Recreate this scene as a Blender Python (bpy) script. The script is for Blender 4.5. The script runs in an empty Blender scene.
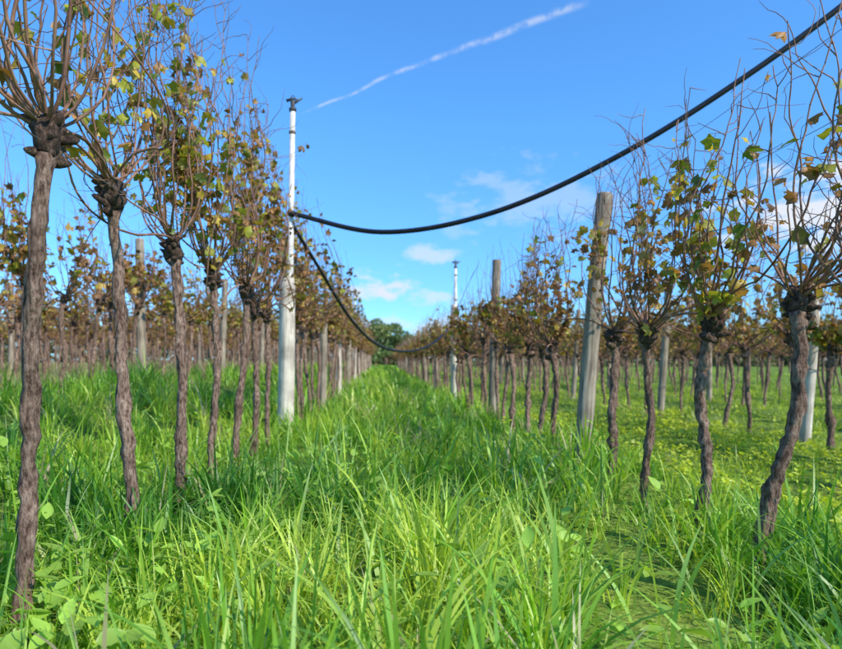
import bpy, math, random
import numpy as np
from mathutils import Vector, Matrix
R = random.Random(7)
rng = np.random.default_rng(11)
scene = bpy.context.scene
scene.view_settings.view_transform = 'Standard'
scene.view_settings.look = 'None'
scene.view_settings.exposure = 0
COL = scene.collection
CAMH = 0.85

# ------------------------------------------------------------ helpers
def smooth(a, b, v):
    t = np.clip((np.asarray(v, float) - a) / (b - a), 0, 1)
    return t * t * (3 - 2 * t)
def ground_z(x, y):
    x = np.asarray(x, float); y = np.asarray(y, float)
    z = 0.50 * smooth(-1.25, -3.0, x)
    z = z + 0.03 * np.sin(x * 2.1 + 1.3) * np.sin(y * 1.3) + 0.02 * np.sin(x * 4.7 + y * 3.1)
    z = z + 0.06 * np.exp(-(x / 0.75) ** 2)
    return z
def newmat(name):
    m = bpy.data.materials.new(name); m.use_nodes = True
    nt = m.node_tree; nt.nodes.clear()
    return m, nt
def N(nt, t, **kw):
    n = nt.nodes.new(t)
    for k, v in kw.items():
        setattr(n, k, v)
    return n
def ramp(nt, stops):
    r = N(nt, 'ShaderNodeValToRGB')
    el = r.color_ramp.elements
    while len(el) < len(stops): el.new(0.5)
    for e, (p, c) in zip(el, stops):
        e.position = p; e.color = (c[0], c[1], c[2], 1)
    return r
def surf_mat(name, stops, scale=(8, 8, 8), detail=6, rough=0.85, bump=0.4, spec=0.3, dist=0.01):
    m, nt = newmat(name)
    out = N(nt, 'ShaderNodeOutputMaterial'); b = N(nt, 'ShaderNodeBsdfPrincipled')
    tc = N(nt, 'ShaderNodeTexCoord'); mp = N(nt, 'ShaderNodeMapping')
    mp.inputs['Scale'].default_value = scale
    nz = N(nt, 'ShaderNodeTexNoise'); nz.inputs['Scale'].default_value = 1; nz.inputs['Detail'].default_value = detail
    nz.inputs['Roughness'].default_value = 0.65
    r = ramp(nt, stops)
    nt.links.new(tc.outputs['Object'], mp.inputs['Vector']); nt.links.new(mp.outputs[0], nz.inputs['Vector'])
    nt.links.new(nz.outputs['Fac'], r.inputs[0])
    n2 = N(nt, 'ShaderNodeTexNoise'); n2.inputs['Scale'].default_value = 5; n2.inputs['Detail'].default_value = 3
    geo = N(nt, 'ShaderNodeNewGeometry'); nt.links.new(geo.outputs['Position'], n2.inputs['Vector'])
    r2 = ramp(nt, [(0.35, (0.66, 0.62, 0.59)), (0.65, (1.12, 1.1, 1.07))]); nt.links.new(n2.outputs['Fac'], r2.inputs[0])
    mu = N(nt, 'ShaderNodeMix', data_type='RGBA', blend_type='MULTIPLY'); mu.inputs[0].default_value = 1
    nt.links.new(r.outputs[0], mu.inputs[6]); nt.links.new(r2.outputs[0], mu.inputs[7]); nt.links.new(mu.outputs[2], b.inputs['Base Color'])
    b.inputs['Roughness'].default_value = rough
    b.inputs['Specular IOR Level'].default_value = spec
    bp = N(nt, 'ShaderNodeBump'); bp.inputs['Strength'].default_value = bump; bp.inputs['Distance'].default_value = dist
    nt.links.new(nz.outputs['Fac'], bp.inputs['Height']); nt.links.new(bp.outputs[0], b.inputs['Normal'])
    nt.links.new(b.outputs[0], out.inputs[0])
    return m
def leaf_mat(name, trans=0.35, rough=0.5, tint=(1.25, 1.2, 0.6), gloss=0.06):
    m, nt = newmat(name)
    out = N(nt, 'ShaderNodeOutputMaterial'); b = N(nt, 'ShaderNodeBsdfDiffuse')
    at = N(nt, 'ShaderNodeAttribute', attribute_name='Col')
    tr = N(nt, 'ShaderNodeBsdfTranslucent'); mix = N(nt, 'ShaderNodeMixShader'); mix.inputs[0].default_value = trans
    mul = N(nt, 'ShaderNodeMix', data_type='RGBA', blend_type='MULTIPLY'); mul.inputs[0].default_value = 1
    mul.inputs[7].default_value = (*tint, 1)
    nt.links.new(at.outputs['Color'], mul.inputs[6]); nt.links.new(mul.outputs[2], tr.inputs[0])
    nt.links.new(at.outputs['Color'], b.inputs['Color'])
    nt.links.new(b.outputs[0], mix.inputs[1]); nt.links.new(tr.outputs[0], mix.inputs[2])
    gl = N(nt, 'ShaderNodeBsdfGlossy'); gl.inputs['Roughness'].default_value = rough; gl.inputs['Color'].default_value = (1, 1, 1, 1)
    m2 = N(nt, 'ShaderNodeMixShader'); m2.inputs[0].default_value = gloss
    nt.links.new(mix.outputs[0], m2.inputs[1]); nt.links.new(gl.outputs[0], m2.inputs[2]); nt.links.new(m2.outputs[0], out.inputs[0])
    return m
def np_mesh(name, verts, faces, cols=None, mats=(), fmat=None, smoothf=True):
    me = bpy.data.meshes.new(name)
    verts = np.asarray(verts, np.float32)
    me.vertices.add(len(verts)); me.vertices.foreach_set('co', verts.ravel())
    li = np.concatenate([f.ravel() for f in faces]).astype(np.int32)
    tot = np.concatenate([np.full(len(f), f.shape[1]) for f in faces]).astype(np.int32)
    st = np.concatenate([[0], np.cumsum(tot)[:-1]]).astype(np.int32)
    me.loops.add(len(li)); me.loops.foreach_set('vertex_index', li)
    me.polygons.add(len(tot)); me.polygons.foreach_set('loop_start', st); me.polygons.foreach_set('loop_total', tot)
    if fmat is not None: me.polygons.foreach_set('material_index', np.asarray(fmat, np.int32))
    me.polygons.foreach_set('use_smooth', np.full(len(tot), smoothf))
    for m in mats: me.materials.append(m)
    me.update(calc_edges=True)
    if cols is not None:
        ca = me.color_attributes.new('Col', 'FLOAT_COLOR', 'POINT')
        c = np.ones((len(verts), 4), np.float32); c[:, :3] = cols
        ca.data.foreach_set('color', c.ravel())
    return me
def obj(name, me, loc=(0, 0, 0), parent=None):
    o = bpy.data.objects.new(name, me); COL.objects.link(o); o.location = loc
    if parent: o.parent = parent
    return o

class MB:
    def __init__(s): s.v = []; s.f3 = []; s.f4 = []; s.fn = []; s.c = []; s.n = 0
    def tube(s, pts, rad, sides, mat, col=(1, 1, 1), rough=0.0, cap=True, rnd=None, fm=None):
        pts = np.asarray(pts, float); n = len(pts)
        tan = np.gradient(pts, axis=0); tan /= np.linalg.norm(tan, axis=1)[:, None] + 1e-9
        u = np.cross(tan[0], [0.31, 0.95, 0.02]); u /= np.linalg.norm(u)
        b0 = s.n; ang = np.linspace(0, 2 * math.pi, sides, endpoint=False)
        for i in range(n):
            u = u - tan[i] * np.dot(u, tan[i]); u /= np.linalg.norm(u) + 1e-9
            w = np.cross(tan[i], u)
            rr = np.full(sides, rad[i] if hasattr(rad, '__len__') else rad)
            if rough: rr = rr * (1 + rough * rnd[i])
            ring = pts[i] + (np.cos(ang) * rr)[:, None] * u + (np.sin(ang) * rr)[:, None] * w
            s.v.append(ring)
        s.c.append(np.tile(col, (n * sides, 1))); s.n += n * sides
        for i in range(n - 1):
            a = b0 + i * sides; k = np.arange(sides); k2 = (k + 1) % sides
            s.f4.append((np.stack([a + k, a + k2, a + sides + k2, a + sides + k], 1), mat))
        if cap:
            s.fn.append((list(range(b0 + (n - 1) * sides, b0 + n * sides)), mat))
            s.fn.append((list(range(b0, b0 + sides))[::-1], mat))
    def leaf(s, T, tris, pos, rot, size, col, mat, cup):
        p = T.copy(); p[:, 2] = -cup * (T[:, 0] ** 2 + T[:, 1] ** 2) + 0.16 * np.sin(T[:, 0] * 5 + cup * 30) + 0.12 * np.sin(T[:, 1] * 6 + cup * 17)
        cc = np.tile(col, (len(p), 1)); cc[1:] *= rng.uniform(0.7, 1.1, (len(p) - 1, 1))
        s.v.append(pos + (p * size) @ rot.T); s.c.append(cc)
        s.f3.append((tris + s.n, mat)); s.n += len(p)
    def mesh(s, name, mats, smoothf=True):
        faces = []; fm = []
        if s.f3: a = np.concatenate([f for f, m in s.f3]); faces.append(a); fm.append(np.concatenate([np.full(len(f), m) for f, m in s.f3]))
        if s.f4: a = np.concatenate([f for f, m in s.f4]); faces.append(a); fm.append(np.concatenate([np.full(len(f), m) for f, m in s.f4]))
        for f, m in s.fn: faces.append(np.array([f])); fm.append(np.array([m]))
        return np_mesh(name, np.concatenate(s.v), faces, np.concatenate(s.c), mats, np.concatenate(fm), smoothf)

def rotmat():
    a, b, c = rng.uniform(0, 6.28), rng.normal(0, 0.7), rng.normal(0, 0.7)
    return np.array((Matrix.Rotation(a, 3, 'Z') @ Matrix.Rotation(1.1 + b, 3, 'X') @ Matrix.Rotation(c, 3, 'Y')))

# ------------------------------------------------------------ materials
M_bark = surf_mat('vine_bark', [(0.30, (0.035, 0.02, 0.013)), (0.42, (0.17, 0.10, 0.07)), (0.54, (0.36, 0.24, 0.175)), (0.72, (0.58, 0.43, 0.33))], (75, 75, 26), detail=9, bump=1.0, dist=0.025, rough=0.95)
M_knob = surf_mat('vine_head_bark', [(0.32, (0.02, 0.012, 0.009)), (0.5, (0.11, 0.07, 0.048)), (0.72, (0.34, 0.235, 0.17))], (70, 70, 40), detail=8, bump=1.0, dist=0.02, rough=0.95)
M_cane = surf_mat('vine_cane', [(0.3, (0.16, 0.075, 0.045)), (0.7, (0.42, 0.24, 0.155))], (30, 30, 12), rough=0.7, bump=0.2)
M_leaf = leaf_mat('vine_leaf', 0.42, 0.5, gloss=0.03)
M_grass = leaf_mat('grass_blade', 0.45, 0.45, (1.25, 1.2, 0.5), 0.035)
M_weed = leaf_mat('weed_leaf', 0.42, 0.45, (1.25, 1.2, 0.5), 0.035)
M_post = surf_mat('weathered_post_wood', [(0.3, (0.12, 0.095, 0.068)), (0.5, (0.33, 0.275, 0.205)), (0.72, (0.54, 0.47, 0.37))], (45, 45, 3), bump=0.8, rough=0.9)
M_pale = surf_mat('pale_post', [(0.3, (0.36, 0.31, 0.24)), (0.5, (0.64, 0.58, 0.48)), (0.72, (0.78, 0.72, 0.62))], (30, 30, 3), bump=0.5, rough=0.85)
M_pipe = surf_mat('white_riser_pipe', [(0.3, (0.5, 0.43, 0.35)), (0.5, (0.74, 0.71, 0.64)), (0.8, (0.8, 0.79, 0.75))], (20, 20, 7), bump=0.1, rough=0.5)
M_band = surf_mat('rusty_band', [(0.3, (0.14, 0.1, 0.07)), (0.7, (0.35, 0.27, 0.19))], (40, 40, 40), bump=0.2, rough=0.8)
M_hose = surf_mat('black_rubber_hose', [(0.3, (0.008, 0.008, 0.01)), (0.7, (0.022, 0.022, 0.026))], (12, 12, 12), bump=0.15, rough=0.45, spec=0.4)
M_metal = surf_mat('sprinkler_metal', [(0.3, (0.03, 0.03, 0.035)), (0.7, (0.12, 0.11, 0.10))], (60, 60, 60), bump=0.2, rough=0.45)
M_wire = surf_mat('galvanised_wire', [(0.3, (0.16, 0.15, 0.14)), (0.7, (0.32, 0.31, 0.3))], (9, 9, 9), bump=0.0, rough=0.5)

# ground
def ground_material():
    m, nt = newmat('ground_soil_and_turf')
    out = N(nt, 'ShaderNodeOutputMaterial'); b = N(nt, 'ShaderNodeBsdfPrincipled'); b.inputs['Roughness'].default_value = 0.95
    b.inputs['Specular IOR Level'].default_value = 0.1
    tc = N(nt, 'ShaderNodeTexCoord')
    n1 = N(nt, 'ShaderNodeTexNoise'); n1.inputs['Scale'].default_value = 1.6; n1.inputs['Detail'].default_value = 8; n1.inputs['Roughness'].default_value = 0.7
    n2 = N(nt, 'ShaderNodeTexNoise'); n2.inputs['Scale'].default_value = 30; n2.inputs['Detail'].default_value = 6
    nt.links.new(tc.outputs['Object'], n1.inputs['Vector']); nt.links.new(tc.outputs['Object'], n2.inputs['Vector'])
    g = ramp(nt, [(0.3, (0.08, 0.12, 0.028)), (0.5, (0.18, 0.28, 0.04)), (0.68, (0.3, 0.38, 0.07))])
    d = ramp(nt, [(0.3, (0.15, 0.11, 0.06)), (0.5, (0.3, 0.23, 0.13)), (0.7, (0.4, 0.33, 0.2))])
    nt.links.new(n1.outputs['Fac'], g.inputs[0]); nt.links.new(n1.outputs['Fac'], d.inputs[0])
    sx = N(nt, 'ShaderNodeSeparateXYZ'); nt.links.new(tc.outputs['Object'], sx.inputs[0])
    mr = N(nt, 'ShaderNodeMapRange'); mr.inputs['From Min'].default_value = -3.2; mr.inputs['From Max'].default_value = -4.6
    nt.links.new(sx.outputs['X'], mr.inputs['Value'])
    mx = N(nt, 'ShaderNodeMix', data_type='RGBA'); nt.links.new(mr.outputs[0], mx.inputs[0])
    nt.links.new(g.outputs[0], mx.inputs[6]); nt.links.new(d.outputs[0], mx.inputs[7])
    mu = N(nt, 'ShaderNodeMix', data_type='RGBA', blend_type='MULTIPLY'); mu.inputs[0].default_value = 0.8
    r2 = ramp(nt, [(0.35, (0.45, 0.42, 0.4)), (0.65, (1.1, 1.1, 1.1))]); nt.links.new(n2.outputs['Fac'], r2.inputs[0])
    nt.links.new(mx.outputs[2], mu.inputs[6]); nt.links.new(r2.outputs[0], mu.inputs[7])
    nt.links.new(mu.outputs[2], b.inputs['Base Color'])
    bp = N(nt, 'ShaderNodeBump'); bp.inputs['Strength'].default_value = 0.8; bp.inputs['Distance'].default_value = 0.04
    nt.links.new(n2.outputs['Fac'], bp.inputs['Height']); nt.links.new(bp.outputs[0], b.inputs['Normal'])
    nt.links.new(b.outputs[0], out.inputs[0])
    return m
xs = np.concatenate([np.linspace(-600, -30, 20), np.linspace(-28, -6, 23), np.linspace(-5.8, 6, 119), np.linspace(7, 30, 24), np.linspace(40, 600, 20)])
ys = np.concatenate([np.linspace(-30, -2, 12), np.linspace(-1.8, 20, 150), np.linspace(21, 60, 40), np.linspace(70, 1500, 30)])
X, Y = np.meshgrid(xs, ys); Z = ground_z(X, Y)
nx, ny = len(xs), len(ys)
idx = (np.arange(ny - 1)[:, None] * nx + np.arange(nx - 1)[None, :]).ravel()
me = np_mesh('ground', np.stack([X.ravel(), Y.ravel(), Z.ravel()], 1), [np.stack([idx, idx + 1, idx + nx + 1, idx + nx], 1)], None, [ground_material()])
obj('ground', me)

# ------------------------------------------------------------ grass
def clump_noise(x, y, s, seed):
    r = np.random.default_rng(seed); v = 0
    for k in range(7):
        a = r.uniform(0, 6.28); f = s * r.uniform(0.6, 2.2); p = r.uniform(0, 6.28)
        v = v + np.sin((x * math.cos(a) + y * math.sin(a)) * f + p)
    return v / 7 * 1.9
def sample(d0, d1, dens, xmax=26):
    area_n = int(dens * (0.9 * (d1 * d1 - d0 * d0) + 2.4 * (d1 - d0)))
    d = rng.uniform(0, 1, area_n * 3) * (d1 - d0) + d0
    keep = rng.uniform(0, 1, len(d)) < (1.8 * d + 2.4) / (1.8 * d1 + 2.4); d = d[keep][:area_n]
    x = rng.uniform(-1, 1, len(d)) * (0.9 * d + 1.2)
    k = np.abs(x) < xmax
    return x[k], d[k]
def grass_h(x, y):
    h = 0.27 - 0.165 * smooth(1.35, 2.0, x - 0.45 * smooth(4.5, 2.2, y)) * smooth(1.6, 2.8, y) - 0.10 * smooth(-2.6, -3.4, x)
    va = 0.26 + 0.25 * smooth(1.5, 4, y)
    h = h * (1 + va * clump_noise(x, y, 2.2, 5)) * (1 + 0.2 * clump_noise(x, y, 6.5, 15))
    return np.clip(h, 0.06, 0.44)
def grass_col(x, y, n):
    base = np.array([[0.27, 0.51, 0.035]]); lite = np.array([[0.54, 0.67, 0.08]]); dark = np.array([[0.07, 0.24, 0.022]])
    t = np.clip(0.50 + 0.42 * clump_noise(x, y, 1.5, 9) + 0.26 * clump_noise(x, y, 5, 19) + rng.normal(0, 0.2, n), 0, 1)[:, None]
    c = np.where(t < 0.5, dark + (base - dark) * t * 2, base + (lite - base) * (t - 0.5) * 2)
    rgt = (smooth(1.8, 3.0, x) * 0.65)[:, None]
    c = c * (1 - rgt) + np.array([[0.50, 0.59, 0.05]]) * rgt * (0.45 + 0.75 * t)
    dry = smooth(-3.3, -4.4, x)[:, None] * 0.8
    c = c * (1 - dry) + np.array([[0.38, 0.32, 0.16]]) * dry
    straw = (rng.uniform(0, 1, n) < 0.03)[:, None]
    return np.where(straw, np.array([[0.5, 0.45, 0.24]]), c)
GV, GF, GC = [], [], []; gn = 0
def blades(x, y, L, w, th0, th1, phi, col, k, yaw=None):
    global gn
    n = len(x); t = np.linspace(0, 1, k + 1)
    th = th0[:, None] + th1[:, None] * t[None, :]
    st = (L / k)[:, None]
    hx = np.concatenate([np.zeros((n, 1)), np.cumsum(np.sin(th[:, :-1]) * st, 1)], 1)
    hz = np.concatenate([np.zeros((n, 1)), np.cumsum(np.cos(th[:, :-1]) * st, 1)], 1)
    z0 = ground_z(x, y) - 0.01
    cx = x[:, None] + hx * np.cos(phi)[:, None]; cy = y[:, None] + hx * np.sin(phi)[:, None]; cz = z0[:, None] + hz
    tw = phi + math.pi / 2 + rng.normal(0, 0.5, n)
    prof = np.minimum(1, 0.55 + t * 2.2) * (1 - t ** 2.2) + 0.02
    hw = w[:, None] * 0.5 * prof[None, :]
    twt = tw[:, None] + rng.normal(0, 0.5, n)[:, None] * t
    dx = np.cos(twt) * hw; dy = np.sin(twt) * hw
    V = np.stack([np.stack([cx - dx, cy - dy, cz], -1), np.stack([cx + dx, cy + dy, cz], -1)], 2)
    GV.append(V.reshape(-1, 3).astype(np.float32))
    b = (gn + np.arange(n) * 2 * (k + 1))[:, None] + (np.arange(k) * 2)[None, :]
    b = b.ravel(); GF.append(np.stack([b, b + 1, b + 3, b + 2], 1))
    C = np.broadcast_to(col[:, None, :], (n, 2 * (k + 1), 3)); GC.append(C.reshape(-1, 3).astype(np.float32))
    gn += n * 2 * (k + 1)
def grass_band(d0, d1, dens, per, wid, k, lscale=1.0):
    tx, ty = sample(d0, d1, dens)
    kp = rng.uniform(0, 1, len(tx)) < np.clip(0.76 + 0.5 * clump_noise(tx, ty, 3.0, 3), 0.25, 1); tx, ty = tx[kp], ty[kp]
    n = len(tx); H = grass_h(tx, ty) * rng.uniform(0.7, 1.2, n); C = grass_col(tx, ty, n)
    i = np.repeat(np.arange(n), per); m = len(i)
    phi = rng.uniform(0, 2 * math.pi, m); rr = np.abs(rng.normal(0, 0.028, m)) * (1 + 0.05 * d1)
    x = tx[i] + np.cos(phi) * rr; y = ty[i] + np.sin(phi) * rr
    L = H[i] * rng.uniform(0.45, 1.25, m) * 1.2 * lscale
    w = wid * rng.uniform(0.45, 1.4, m) * np.clip(H[i] / 0.28, 0.5, 1.25)
    col = C[i] * rng.uniform(0.72, 1.22, m)[:, None]
    blades(x, y, L, w, np.abs(rng.normal(0.15, 0.2, m)), np.abs(rng.normal(1.15, 0.8, m)), phi, np.minimum(col, 0.8), k)
grass_band(0.55, 3.2, 110, 14, 0.0115, 6)
grass_band(3.2, 8, 60, 11, 0.013, 4)
grass_band(8, 20, 26, 8, 0.021, 3)
grass_band(20, 70, 5, 5, 0.055, 2)
n = 340; x = rng.uniform(-1.3, 1.8, n); y = rng.uniform(1.0, 4.5, n)
c = np.tile([[0.36, 0.56, 0.11]], (n, 1)) * rng.uniform(0.6, 1.25, n)[:, None]
blades(x, y, rng.uniform(0.28, 0.46, n), rng.uniform(0.010, 0.019, n), np.abs(rng.normal(0.15, 0.15, n)), np.abs(rng.normal(0.8, 0.7, n)), rng.uniform(0, 6.28, n), c, 8)
me = np_mesh('grass', np.concatenate(GV), [np.concatenate(GF)], np.concatenate(GC), [M_grass])
obj('grass', me)

# broadleaf weeds
tW = np.linspace(0, 1, 6)
prof = np.array([0.12, 0.75, 1.0, 0.85, 0.5, 0.03])
WT = np.concatenate([np.stack([-prof * 0.5, tW, 0 * tW + 0.08], 1), np.stack([0 * tW, tW, 0 * tW], 1), np.stack([prof * 0.5, tW, 0 * tW + 0.08], 1)])
WTf = []
for a in range(5):
    for s0 in (0, 6): WTf.append([s0 + a, s0 + 6 + a, s0 + 7 + a, s0 + 1 + a])
WTf = np.array(WTf)
def weeds(name, xy, leafL, ncol, nl):
    V, F, C = [], [], []; n0 = 0
    for (x, y) in xy:
        z = float(ground_z(x, y)); pc = np.array(ncol) * rng.uniform(0.75, 1.3)
        hgt = grass_h(np.array([x]), np.array([y]))[0]
        for j in range(int(rng.integers(*nl))):
            L = leafL * rng.uniform(0.5, 1.3); W = L * rng.uniform(0.4, 0.75)
            a = rng.uniform(0, 6.28); tilt = rng.uniform(0.15, 1.1)
            p = WT.copy(); p[:, 0] *= W; p[:, 2] = p[:, 2] * L - 0.35 * L * p[:, 1] ** 2; p[:, 1] *= L
            Rm = np.array(Matrix.Rotation(a, 3, 'Z') @ Matrix.Rotation(tilt, 3, 'X') @ Matrix.Rotation(rng.normal(0, 0.3), 3, 'Y'))
            st = np.array([x, y, z + hgt * rng.uniform(0.1, 0.85)]) + Rm @ np.array([0, 0.02, 0]) + np.append(rng.normal(0, 0.03, 2), 0)
            V.append(p @ Rm.T + st); F.append(WTf + n0); n0 += len(p)
            C.append(np.tile(np.minimum(pc * rng.uniform(0.8, 1.2), 0.8), (len(p), 1)))
    obj(name, np_mesh(name, np.concatenate(V), [np.concatenate(F)], np.concatenate(C), [M_weed]))
xy = [(rng.uniform(-2.2, 1.8), rng.uniform(1.1, 6)) for _ in range(240)] + [(rng.normal(-1.0, 0.2), rng.uniform(1.2, 2.2)) for _ in range(60)]
weeds('broadleaf_weeds', xy, 0.066, (0.34, 0.53, 0.07), (3, 8))
sx_, sy_ = sample(2.2, 16, 6)
k = (sx_ > 1.3) & (sx_ < 9)
weeds('low_weeds', list(zip(sx_[k], sy_[k])) + [(rng.uniform(1.9, 4.2), rng.uniform(2.8, 9)) for _ in range(700)], 0.042, (0.52, 0.60, 0.045), (5, 11))

# ------------------------------------------------------------ grapevines
angs = [-162, -130, -100, -65, -35, 0, 35, 65, 100, 130, 162]; rads = [0.5, 0.82, 0.68, 0.98, 0.76, 1.12, 0.76, 0.98, 0.68, 0.82, 0.5]
LT = np.array([[0, 0, 0]] + [[math.sin(math.radians(a)) * r, math.cos(math.radians(a)) * r + 0.0, 0] for a, r in zip(angs, rads)])
LF = np.array([[0, i, i + 1] for i in range(1, 11)])[:, ::-1]
PAL = [((0.40, 0.38, 0.045), 0.17), ((0.16, 0.21, 0.035), 0.08), ((0.56, 0.38, 0.06), 0.2), ((0.46, 0.23, 0.07), 0.31), ((0.26, 0.13, 0.05), 0.24)]
def vine_mesh(name, head, top, lean, ncane, nleaf, near, pal=None, zc=None):
    mb = MB(); r = rng
    n = 44 if near else 16; S = 16 if near else 7
    t = np.linspace(0, 1, n)
    p1, p2 = r.uniform(0, 6.28, 2); f1, f2 = r.uniform(4, 9, 2)
    am = 0.016
    px = lean * t + am * (np.sin(f1 * t + p1) - math.sin(p1)) * np.minimum(1, t * 3) + 0.003 * r.normal(0, 1, n)
    py = am * (np.sin(f2 * t + p2) - math.sin(p2)) * 1.6 + 0.003 * r.normal(0, 1, n)
    pz = -0.06 + (head + 0.06) * t
    rad = 0.0225 + 0.010 * np.exp(-t * 8) + 0.020 * smooth(0.89, 0.97, t) - 0.008 * smooth(0.97, 1.0, t)
    for _ in range(5):
        rad = rad + r.uniform(0.002, 0.007) * np.exp(-((t - r.uniform(0.1, 0.9)) / 0.03) ** 2)
    rad = rad * (1 + 0.06 * np.sin(t * 27 + p1)) * r.uniform(0.88, 1.12)
    rr = r.normal(0, 1, (n, S)); rr = (rr + 0.6 * np.roll(rr, 1, 0) + 0.6 * np.roll(rr, 1, 1)) / 1.35
    P = np.stack([px, py, pz], 1); sp_ = int(n * 0.91)
    mb.tube(P[:sp_ + 1], rad[:sp_ + 1], S, 0, rough=0.14, rnd=rr)
    mb.tube(P[sp_:], rad[sp_:], S, 3, rough=0.2, rnd=rr[sp_:])
    hp = np.array([px[-1], py[-1], head - 0.02])
    for j in range(26 if near else 6):
        a = r.uniform(0, 6.28); d = np.array([math.cos(a) * 0.9, math.sin(a) * 1.1, r.uniform(-0.1, 0.9)]); d /= np.linalg.norm(d)
        q = hp + np.array([0, 0, r.uniform(-0.11, 0.02)]); ln = r.uniform(0.04, 0.085)
        mb.tube([q, q + d * ln * 0.5, q + d * ln * 0.85, q + d * ln], [0.022, r.uniform(0.014, 0.023), r.uniform(0.008, 0.015), 0.004], 7, 3)
    nodes = []
    cs = 5 if near else 3
    for j in range(ncane):
        a = r.uniform(0, 6.28); d = np.array([math.cos(a) * 0.6, math.sin(a) * 1.3, r.uniform(0.0, 1.1)]); d /= np.linalg.norm(d)
        q = hp + d * 0.045; pts = [q]; arch = r.uniform() < 0.13
        st = 0.05 if near else 0.1
        wob = r.uniform(0.06, 0.16); tgt = top * r.uniform(0.78, 1.05) if r.uniform() < 0.68 else head + (top - head) * r.uniform(0.2, 0.7)
        for s_ in range(int(2.6 / st)):
            up = 0.16 if not arch or s_ > 0.35 / st else -0.08
            d = d + np.array([-(q[0] - hp[0]) * 0.36, -(q[1] - hp[1]) * 0.06, up * (st / 0.05) ** 0.8]) * 1.0 + r.normal(0, wob, 3) * np.array([1, 1, 0.6])
            d /= np.linalg.norm(d); q = q + d * st; pts.append(q)
            if q[2] > tgt or q[2] < head - 0.35: break
        r0 = r.uniform(0.0042, 0.0066) * (1 if near else 1.3)
        rd = np.linspace(r0, 0.0018, len(pts)) 
        if near: rd = rd * (1 + 0.18 * (np.arange(len(pts)) % 2))
        mb.tube(pts, rd, cs, 1, cap=False)
        nodes += pts[1:]
        for q2 in pts[2:]:
            if r.uniform() < (0.34 if near else 0.2):
                dd = r.normal(0, 1, 3); dd[2] += 0.8; dd /= np.linalg.norm(dd); sp = [q2]
                for _ in range(int(r.integers(2, 9))):
                    dd = dd + r.normal(0, 0.25, 3) + [0, 0, 0.06]; dd /= np.linalg.norm(dd); sp.append(sp[-1] + dd * 0.04)
                mb.tube(sp, np.linspace(0.0027, 0.001, len(sp)), 3, 1, cap=False); nodes += sp[-2:]
    nodes = np.array(nodes)
    zr = (nodes[:, 2] - head) / (top - head)
    z_c = zc if zc is not None else 0.38
    wgt = np.exp(-((zr - z_c) / 0.27) ** 2) + 0.02
    for _ in range(5):
        c = nodes[r.integers(len(nodes))]; wgt = wgt * (1 + 5 * np.exp(-np.sum((nodes - c) ** 2, 1) / 0.025))
    wgt /= wgt.sum()
    pl = pal or PAL
    pw = np.array([w for _, w in pl]); pw /= pw.sum()
    for j in range(nleaf):
        q = nodes[r.choice(len(nodes), p=wgt)]
        ci = r.choice(len(pl), p=pw); col = np.array(pl[ci][0]) * r.uniform(0.6, 1.25)
        off = r.normal(0, 1, 3); off[2] -= 0.5; off = off / np.linalg.norm(off) * r.uniform(0.015, 0.07)
        brown = col[1] < col[0] * 0.62
        size = r.uniform(0.018, 0.044) * (0.88 if brown else 1.1) * (1 if near else 1.22)
        p = q + off
        if near: mb.tube([q, q + off * 0.6, p], [0.0014, 0.0012, 0.0011], 3, 1, cap=False)
        mb.leaf(LT, LF, p, rotmat(), size, col, 2, r.uniform(0.5, 1.3) if brown else r.uniform(0.2, 0.8))
    return mb.mesh(name, [M_bark, M_cane, M_leaf, M_knob])
GREENISH = [((0.42, 0.42, 0.045), 0.27), ((0.18, 0.25, 0.035), 0.14), ((0.6, 0.44, 0.06), 0.23), ((0.46, 0.24, 0.07), 0.23), ((0.25, 0.13, 0.045), 0.13)]
BROWN = [((0.42, 0.38, 0.05), 0.1), ((0.56, 0.37, 0.07), 0.2), ((0.48, 0.24, 0.08), 0.4), ((0.28, 0.14, 0.055), 0.3)]
def put_vine(me, x, y, rz=0.0, sc=1.0, tilt=(0, 0)):
    o = obj('grapevine', me, (x, y, float(ground_z(x, y)))); o.rotation_euler = (tilt[0], tilt[1], rz); o.scale = (1, 1, sc)
    return o
LX, RX = -1.05, 1.5
for (y, h, tp, ln, nc, nl, zc, pl) in [(1.77, 1.56, 3.05, 0.07, 19, 30, 0.6, BROWN), (2.65, 1.60, 3.05, -0.09, 20, 150, 0.45, GREENISH), (3.2, 1.48, 3.05, -0.05, 20, 270, 0.45, GREENISH),
                                   (3.79, 1.38, 3.05, 0.0, 19, 290, 0.42, GREENISH), (4.36, 1.36, 3.0, 0.06, 18, 300, 0.42, None), (5.0, 1.34, 2.9, 0.0, 18, 300, 0.42, None), (5.6, 1.34, 2.75, -0.03, 17, 280, 0.4, BROWN)]:
    put_vine(vine_mesh('grapevine', h, tp, ln, nc, nl, True, pl, zc), LX, y)
for (y, h, ln, nc, nl, zc, pl) in [(1.9, 1.05, 0.1, 12, 50, 0.35, BROWN), (2.42, 1.1, 0.17, 17, 55, 0.3, BROWN), (2.92, 1.05, 0.05, 18, 250, 0.45, GREENISH), (3.5, 1.03, 0.02, 17, 90, 0.35, BROWN),
                                   (4.0, 1.02, 0.02, 17, 150, 0.4, None), (5.2, 1.02, -0.03, 17, 170, 0.4, BROWN), (5.75, 1.02, 0.04, 17, 180, 0.4, None), (6.3, 1.02, 0, 17, 190, 0.4, BROWN)]:
    put_vine(vine_mesh('grapevine', h, 2.12, ln, nc, nl, True, pl, zc), RX, y)
TALL = [vine_mesh('grapevine_tall', 1.34 + 0.05 * R.uniform(-1, 1), 2.9, R.uniform(-0.06, 0.06), 15, 310, False, BROWN if i % 2 else None, 0.38) for i in range(5)]
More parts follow.
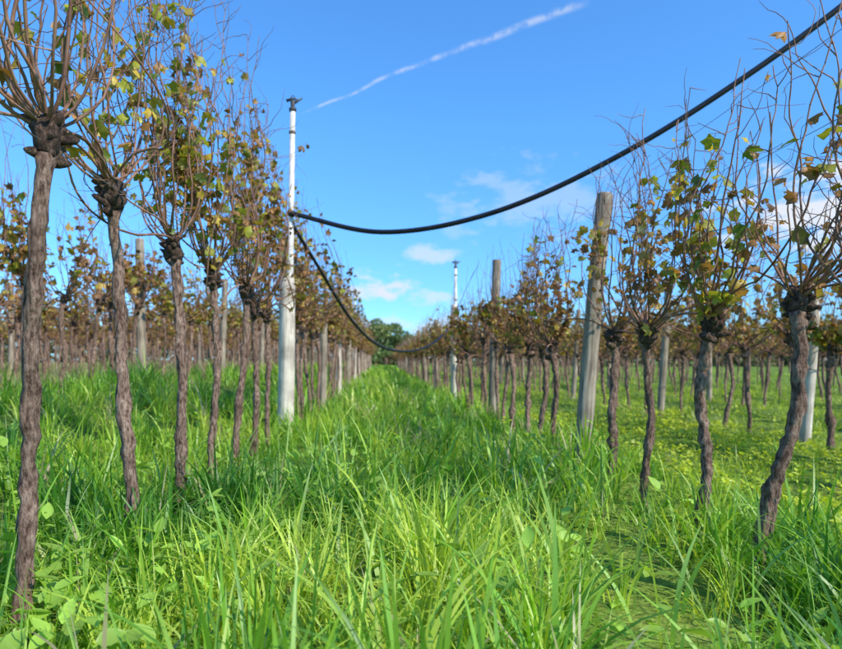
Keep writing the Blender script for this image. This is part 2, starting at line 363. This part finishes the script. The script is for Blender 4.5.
LOW = [vine_mesh('grapevine_low', 1.03 + 0.05 * R.uniform(-1, 1), 2.08, R.uniform(-0.08, 0.08), 15, 175, False, [BROWN, None, BROWN][i % 3], 0.33) for i in range(8)]
def row(x, y0, y1, step, pool, posts=()):
    y = y0
    while y < y1:
        if all(abs(y - p) > 0.22 for p in posts):
            put_vine(R.choice(pool), x + R.uniform(-0.04, 0.04), y + R.uniform(-0.08, 0.08), R.choice([0, math.pi]) + R.uniform(-0.3, 0.3), R.uniform(0.94, 1.06), (R.uniform(-0.05, 0.05), R.uniform(-0.06, 0.06)))
        y += step
PL = [6.6] + [10.7 + 4.1 * i for i in range(12)]
PR = [4.6, 8.3, 12.7] + [16.9 + 4.1 * i for i in range(10)]
row(LX, 6.95, 58, 0.62, TALL, PL); row(RX, 6.85, 58, 0.58, LOW, PR)
PLL = [4.2, 8.3] + [12.4 + 4.1 * i for i in range(8)]; PRR = [6.05, 9.2] + [13.4 + 4.1 * i for i in range(8)]
row(-3.25, 3.2, 45, 0.6, LOW, PLL); row(4.2, 3.4, 45, 0.58, LOW, PRR)
for i, xx in enumerate([-5.4, -7.6, -9.8, -12.4, -15.4]): row(xx, 5 + 2 * i, 42, 0.68, LOW)
for i, xx in enumerate([6.7, 9.2, 11.8, 14.6]): row(xx, 6 + 1.5 * i, 42, 0.66, LOW)

# ------------------------------------------------------------ posts
def post(x, y, h, r, mat, lean=(0, 0), name='wooden_trellis_post'):
    mb = MB(); n = 16; t = np.linspace(0, 1, n); S = 16
    pts = np.stack([0.006 * np.sin(t * 5 + x), 0.006 * np.cos(t * 4 + y), -0.3 + (h + 0.3) * t], 1)
    pts = np.vstack([pts, pts[-1] + [0, 0, 0.012]]); rd = np.append(r * (1.05 - 0.1 * t), r * 0.8)
    rr = np.tile(rng.normal(0, 1, S), (n + 1, 1)) + rng.normal(0, 0.35, (n + 1, S))
    mb.tube(pts, rd, S, 0, rough=0.035, rnd=rr)
    for wz in (0.95, 1.4, 1.85):
        if wz < h: mb.tube([[r * 0.9, -0.03, wz], [r * 1.12, 0, wz + 0.004], [r * 0.9, 0.03, wz]], 0.003, 5, 1)
    o = obj(name, mb.mesh(name, [mat, M_metal]), (x, y, float(ground_z(x, y)))); o.rotation_euler = (lean[0], lean[1], 0)
    return o
for i, y in enumerate(PL[1:]): post(LX, y, R.uniform(1.6, 1.85), 0.07, M_pale if i % 3 == 1 else M_post, (0, R.uniform(-0.03, 0.03)))
post(RX - 0.0, 4.6, 2.08, 0.058, M_post, (0, 0.085)); post(RX, 8.3, 2.15, 0.06, M_post, (0, 0.03)); 
for y in PR[3:]: post(RX, y, R.uniform(1.95, 2.1), 0.062, M_post, (0, R.uniform(-0.03, 0.03)))
for y in PLL: post(-3.25, y, R.uniform(1.9, 2.05), 0.06, M_post, (0, R.uniform(-0.03, 0.04)))
for i, y in enumerate(PRR): post(4.2, y, 1.95 if i else 1.5, 0.05, M_pale if i == 0 else M_post, (0, 0.06))
for xx in (-5.4, -7.6, 6.7):
    for i in range(6): post(xx, 7 + 5.5 * i, 1.9, 0.055, M_post)

# ------------------------------------------------------------ trellis wires
def wires(x, y0, y1, zs, posts):
    mb = MB()
    for z in zs:
        ys_ = np.arange(y0, y1, 1.0)
        pts = np.stack([np.full(len(ys_), x + 0.07), ys_, 0 * ys_ + (0.5 if x < -2 else 0) + z - 0.02 * np.abs(np.sin(ys_ * math.pi / 4.1))], 1)
        mb.tube(pts, 0.0014, 4, 0)
    obj('trellis_wire', mb.mesh('trellis_wire', [M_wire]))
wires(LX, 0.2, 58, (1.5, 2.0, 2.5), PL); wires(RX, 0.2, 58, (1.35, 1.7, 2.0), PR)
wires(-3.25, 2, 45, (1.4, 1.8), PLL); wires(4.2, 2, 45, (1.4, 1.8), PRR)

# ------------------------------------------------------------ irrigation sprinklers + hose
def lathe(mb, prof, x, y, mat, S=14):
    mb.tube([[x, y, z] for z, r in prof], [r for z, r in prof], S, mat)
def sprinkler(x, y, post_h, top, pr=0.03, post_r=0.085, lean=0.0):
    e = bpy.data.objects.new('irrigation_sprinkler', None); COL.objects.link(e)
    e.location = (x, y, float(ground_z(x, y))); e.rotation_euler = (0, lean, 0)
    if post_h:
        p = post(x, y, post_h, post_r, M_pale, name='support_post'); p.parent = e; p.location = (0, 0, 0)
    mb = MB(); off = 0.03 if post_h else 0
    lathe(mb, [(0.0 if not post_h else post_h - 0.55, pr), (top * 0.6, pr), (top * 0.6 + .01, pr * 0.85), (top - 0.12, pr * 0.8)], off, -0.02, 0)
    obj('riser_pipe', mb.mesh('riser_pipe', [M_pipe]), parent=e)
    mb = MB()
    for z in (post_h + 0.1, top * 0.66, top * 0.9):
        lathe(mb, [(z, pr * 0.95), (z + 0.01, pr * 1.1), (z + 0.03, pr * 0.95)], off, -0.02, 0)
    obj('pipe_clamps', mb.mesh('pipe_clamps', [M_band]), parent=e)
    mb = MB(); b = top - 0.12
    lathe(mb, [(b, pr * 1.1), (b + .03, pr * 1.1), (b + .035, pr * 0.6), (b + .09, pr * 0.65), (b + .12, pr * 0.45)], off, -0.02, 0)
    mb.tube([[off, -0.02, b + .08], [off + .04, -0.02, b + .10], [off + .10, -0.02, b + .14]], [0.014, 0.012, 0.008], 8, 0)
    mb.tube([[off - .07, -0.02, b + .11], [off, -0.02, b + .135], [off + .07, -0.02, b + .12]], [0.018, 0.009, 0.007], 8, 0)
    mb.tube([[off - .02, -0.02, b + .09], [off - .035, -0.02, b + .13], [off, -0.02, b + .17], [off + .035, -0.02, b + .13], [off + .02, -0.02, b + .09]], 0.006, 6, 0)
    obj('sprinkler_head', mb.mesh('sprinkler_head', [M_metal]), parent=e)
    return e
sprinkler(LX, 6.6, 1.76, 3.66, 0.036, 0.09, 0.016)
sprinkler(RX, 12.7, 1.95, 2.85, 0.034, 0.065, 0.0)
sprinkler(4.2, 4.6, 1.9, 4.3, 0.034, 0.07, 0.0)
sprinkler(LX, 22.9, 1.76, 3.4, 0.034, 0.085, 0.0)

def hose(pts, r):
    P = [Vector(p) for p in pts]; out = []
    P = [P[0] * 2 - P[1]] + P + [P[-1] * 2 - P[-2]]
    for i in range(1, len(P) - 2):
        a, b, c, d = P[i - 1:i + 3]
        for s in range(14):
            t = s / 14
            out.append(0.5 * ((2 * b) + (c - a) * t + (2 * a - 5 * b + 4 * c - d) * t * t + (3 * b - a - 3 * c + d) * t ** 3))
    out.append(P[-2]); mb = MB(); mb.tube([list(v) for v in out], r, 14, 0)
    for q, q2 in ((out[0], out[2]), (out[-1], out[-3])):
        d = (q2 - q).normalized(); mb.tube([list(q), list(q + d * 0.06)], r * 1.35, 12, 0)
    obj('irrigation_hose', mb.mesh('irrigation_hose', [M_hose]))
hose([(-1.0, 6.55, 2.43), (0.0, 6.2, 2.15), (1.05, 5.8, 2.25), (2.1, 5.4, 2.66), (3.15, 5.0, 3.29), (4.2, 4.6, 4.09)], 0.025)
hose([(-1.0, 6.62, 2.36), (-0.795, 7.24, 2.02), (-0.41, 8.2, 1.39), (-0.03, 9.16, 1.06), (0.48, 10.4, 1.0), (0.99, 11.6, 1.18), (1.47, 12.7, 1.6)], 0.020)

# ------------------------------------------------------------ distant trees
M_tleaf = leaf_mat('tree_foliage', 0.25, 0.6, (1.2, 1.2, 0.6), 0.03)
def foliage(clumps, per, size, cols, mb_name):
    V, F, C = [], [], []; n0 = 0
    for (cx, cy, cz, rx, ry, rz) in clumps:
        d = rng.normal(0, 1, (per, 3)); d /= np.linalg.norm(d, axis=1)[:, None]
        d *= rng.uniform(0.55, 1.08, per)[:, None] ** 0.6
        c = np.array([cx, cy, cz]) + d * [rx, ry, rz]
        a = rng.normal(0, 1, (per, 3)); a /= np.linalg.norm(a, axis=1)[:, None]
        b = np.cross(a, rng.normal(0, 1, (per, 3))); b /= np.linalg.norm(b, axis=1)[:, None]
        s = size * rng.uniform(0.5, 1.3, per)[:, None]
        q = np.stack([c - a * s, c - b * s * 0.6, c + a * s, c + b * s * 0.6], 1)
        V.append(q.reshape(-1, 3)); F.append(n0 + np.arange(per * 4).reshape(-1, 4)); n0 += per * 4
        cc = np.array(cols[rng.integers(len(cols))]) * rng.uniform(0.75, 1.25); k = cc[None, :] * rng.uniform(0.7, 1.3, per)[:, None]
        C.append(np.repeat(k, 4, 0))
    return np_mesh(mb_name, np.concatenate(V), [np.concatenate(F)], np.concatenate(C), [M_tleaf], smoothf=False)
def tree(x, y, H, W):
    e = bpy.data.objects.new('broadleaf_tree', None); COL.objects.link(e); e.location = (x, y, 0)
    mb = MB(); mb.tube([[0, 0, -0.2], [0.1, 0, H * 0.25], [0, 0.1, H * 0.55], [0.1, 0, H * 0.8]], [W * 0.05, W * 0.04, W * 0.025, W * 0.01], 9, 0)
    cl = []
    for j in range(26):
        a = rng.uniform(0, 6.28); rr = W * 0.42 * rng.uniform(0.1, 1) ** 0.6; z = H * rng.uniform(0.22, 0.9)
        rr *= 1 - 0.75 * max(0, z / H - 0.5) / 0.5 * 0.9
        p = np.array([math.cos(a) * rr, math.sin(a) * rr, z]); s = W * rng.uniform(0.09, 0.19)
        cl.append((*p, s, s, s * 0.8)); mb.tube([[0, 0, z * 0.55], list(p * [0.5, 0.5, 0.85]), list(p)], [W * 0.015, W * 0.01, W * 0.004], 5, 0)
    obj('trunk_and_limbs', mb.mesh('trunk_and_limbs', [M_bark]), parent=e)
    obj('crown', foliage(cl, 260, W * 0.028, [(0.13, 0.18, 0.07), (0.18, 0.24, 0.08), (0.27, 0.30, 0.09)], 'crown'), parent=e)
tree(0.4, 85, 6.9, 7.4); tree(-2.8, 92, 4.8, 5.0); tree(4.2, 98, 5.2, 5.6)
cl = []
for xx in np.arange(-110, 115, 1.5):
    if abs(xx) < 9:
        for zz in (0.8, 2.2): cl.append((xx, 105 + rng.uniform(-2, 2), zz, 1.8, 1.8, 1.6))
        continue
    h = (6.2 if xx < 0 else 5.2) + 1.2 * math.sin(xx * 0.31) * math.sin(xx * 0.083 + 1) + rng.uniform(-0.5, 1.0)
    for zz in (0.12, 0.42, 0.75):
        cl.append((xx + rng.uniform(-.5, .5), 80 + rng.uniform(-2.5, 2.5), h * zz, 1.7, 1.7, h * 0.27))
obj('distant_hedgerow', foliage(cl, 170, 0.32, [(0.13, 0.16, 0.07), (0.17, 0.18, 0.075), (0.26, 0.20, 0.10), (0.30, 0.21, 0.11)], 'distant_hedgerow'))

# ------------------------------------------------------------ sky, sun
EL, AZ = math.radians(41), math.radians(132)
sd = Vector((math.sin(AZ) * math.cos(EL), math.cos(AZ) * math.cos(EL), math.sin(EL)))
w = bpy.data.worlds.new('World'); scene.world = w; w.use_nodes = True
nt = w.node_tree; nt.nodes.clear()
out = N(nt, 'ShaderNodeOutputWorld'); bg = N(nt, 'ShaderNodeBackground'); bg.inputs['Strength'].default_value = 0.14
sky = N(nt, 'ShaderNodeTexSky', sky_type='NISHITA'); sky.sun_disc = False; sky.sun_elevation = EL; sky.sun_rotation = AZ
sky.ozone_density = 1.6; sky.dust_density = 0.2
tc = N(nt, 'ShaderNodeTexCoord')
nrm = N(nt, 'ShaderNodeVectorMath', operation='NORMALIZE'); nt.links.new(tc.outputs['Generated'], nrm.inputs[0])
sz = N(nt, 'ShaderNodeSeparateXYZ'); nt.links.new(nrm.outputs[0], sz.inputs[0])
hz = ramp(nt, [(0.0, (0.50, 0.98, 1.6)), (0.12, (0.52, 1.05, 1.75)), (0.35, (0.66, 1.36, 2.0)), (0.6, (0.72, 1.5, 2.2))])
# colour-ramp values scale the physical sky towards the photographed azure
nt.links.new(sz.outputs['Z'], hz.inputs[0])
tint = N(nt, 'ShaderNodeMix', data_type='RGBA', blend_type='MULTIPLY'); tint.inputs[0].default_value = 1
nt.links.new(sky.outputs[0], tint.inputs[6]); nt.links.new(hz.outputs[0], tint.inputs[7])
def dirv(px, py):
    v = Vector(((px - 382) / 610, 1, (360 - py) / 610)); return v.normalized()
def math_(op, a, b=None):
    n = N(nt, 'ShaderNodeMath', operation=op)
    for i, v in enumerate((a, b)):
        if v is None: continue
        if isinstance(v, (int, float)): n.inputs[i].default_value = v
        else: nt.links.new(v, n.inputs[i])
    return n.outputs[0]
def dotn(v):
    n = N(nt, 'ShaderNodeVectorMath', operation='DOT_PRODUCT'); nt.links.new(nrm.outputs[0], n.inputs[0]); n.inputs[1].default_value = v; return n.outputs['Value']
def mr(v, a, b, c, d):
    n = N(nt, 'ShaderNodeMapRange', interpolation_type='SMOOTHSTEP')
    nt.links.new(v, n.inputs['Value']); n.inputs['From Min'].default_value = a; n.inputs['From Max'].default_value = b; n.inputs['To Min'].default_value = c; n.inputs['To Max'].default_value = d
    return n.outputs[0]
def noise(scale, detail=6, vec=(1, 1, 1)):
    mp = N(nt, 'ShaderNodeMapping'); mp.inputs['Scale'].default_value = vec; nt.links.new(nrm.outputs[0], mp.inputs[0])
    n = N(nt, 'ShaderNodeTexNoise'); n.inputs['Scale'].default_value = scale; n.inputs['Detail'].default_value = detail; n.inputs['Roughness'].default_value = 0.6
    nt.links.new(mp.outputs[0], n.inputs['Vector']); return n.outputs['Fac']
cloudN = noise(16, 5, (1, 1, 2.2)); fineN = noise(45, 3)
total = None
UP = Vector((0, 0, 1))
for (px, py, rx, rz, amp) in [(375, 287, 36, 13, 1.0), (430, 257, 28, 11, 0.6), (432, 298, 26, 9, 0.6), (525, 205, 80, 38, 0.3), (815, 205, 70, 40, 1.1), (400, 325, 70, 12, 0.5)]:
    c = dirv(px, py); rgt = c.cross(UP).normalized(); u2 = rgt.cross(c)
    a = math_('DIVIDE', dotn(rgt), rx / 610); b = math_('DIVIDE', dotn(u2), rz / 610)
    r2 = math_('SQRT', math_('ADD', math_('MULTIPLY', a, a), math_('MULTIPLY', b, b)))
    r3 = math_('ADD', r2, mr(cloudN, 0.3, 0.7, 0.75, -0.55))
    front = mr(dotn(c), 0.2, 0.4, 0, 1)
    mk = math_('MULTIPLY', math_('MULTIPLY', mr(r3, 0.15, 1.15, 1, 0), front), amp)
    total = mk if total is None else math_('MAXIMUM', total, mk)
total = math_('MINIMUM', total, 1.0)
d1, d2 = dirv(303, 112), dirv(588, 6); nn = d1.cross(d2).normalized(); tt = (d2 - d1).normalized(); L0, L1 = d1.dot(tt), d2.dot(tt)
perp = math_('ABSOLUTE', math_('ADD', dotn(nn), mr(noise(5, 2), 0.3, 0.7, -0.006, 0.006)))
al = dotn(tt)
wid = mr(al, L0, L1, 0.002, 0.005)
tr = mr(math_('DIVIDE', perp, wid), 0.0, 1.6, 1, 0)
tr = math_('MULTIPLY', tr, math_('MULTIPLY', mr(al, L0 - 0.02, L0 + 0.03, 0, 1), mr(al, L1 - 0.03, L1 + 0.01, 1, 0)))
tr = math_('MULTIPLY', math_('MULTIPLY', tr, mr(fineN, 0.38, 0.62, 0.08, 0.48)), mr(dotn(d1), 0.3, 0.5, 0, 1))
total = math_('MAXIMUM', total, tr)
cm = N(nt, 'ShaderNodeMix', data_type='RGBA'); nt.links.new(total, cm.inputs[0]); nt.links.new(tint.outputs[2], cm.inputs[6]); cm.inputs[7].default_value = (5.8, 6.2, 7.0, 1)
nt.links.new(cm.outputs[2], bg.inputs['Color']); nt.links.new(bg.outputs[0], out.inputs[0])
sl = bpy.data.lights.new('sun', 'SUN'); sl.energy = 5.0; sl.angle = math.radians(0.5); sl.color = (1.0, 0.94, 0.83)
so = bpy.data.objects.new('sun', sl); COL.objects.link(so); so.rotation_euler = sd.to_track_quat('Z', 'Y').to_euler(); so.location = (10, -10, 20)

# ------------------------------------------------------------ camera
cd = bpy.data.cameras.new('camera'); cam = bpy.data.objects.new('camera', cd); COL.objects.link(cam)
cam.location = (0, 0, CAMH); cam.rotation_euler = (math.radians(90), 0, 0)
cd.sensor_width = 36; cd.lens = 610 / 842 * 36; cd.shift_x = 39 / 842; cd.shift_y = 35.5 / 842
cd.clip_start = 0.05; cd.clip_end = 3000
cd.dof.use_dof = True; cd.dof.focus_distance = 2.0; cd.dof.aperture_fstop = 3.4
scene.camera = cam
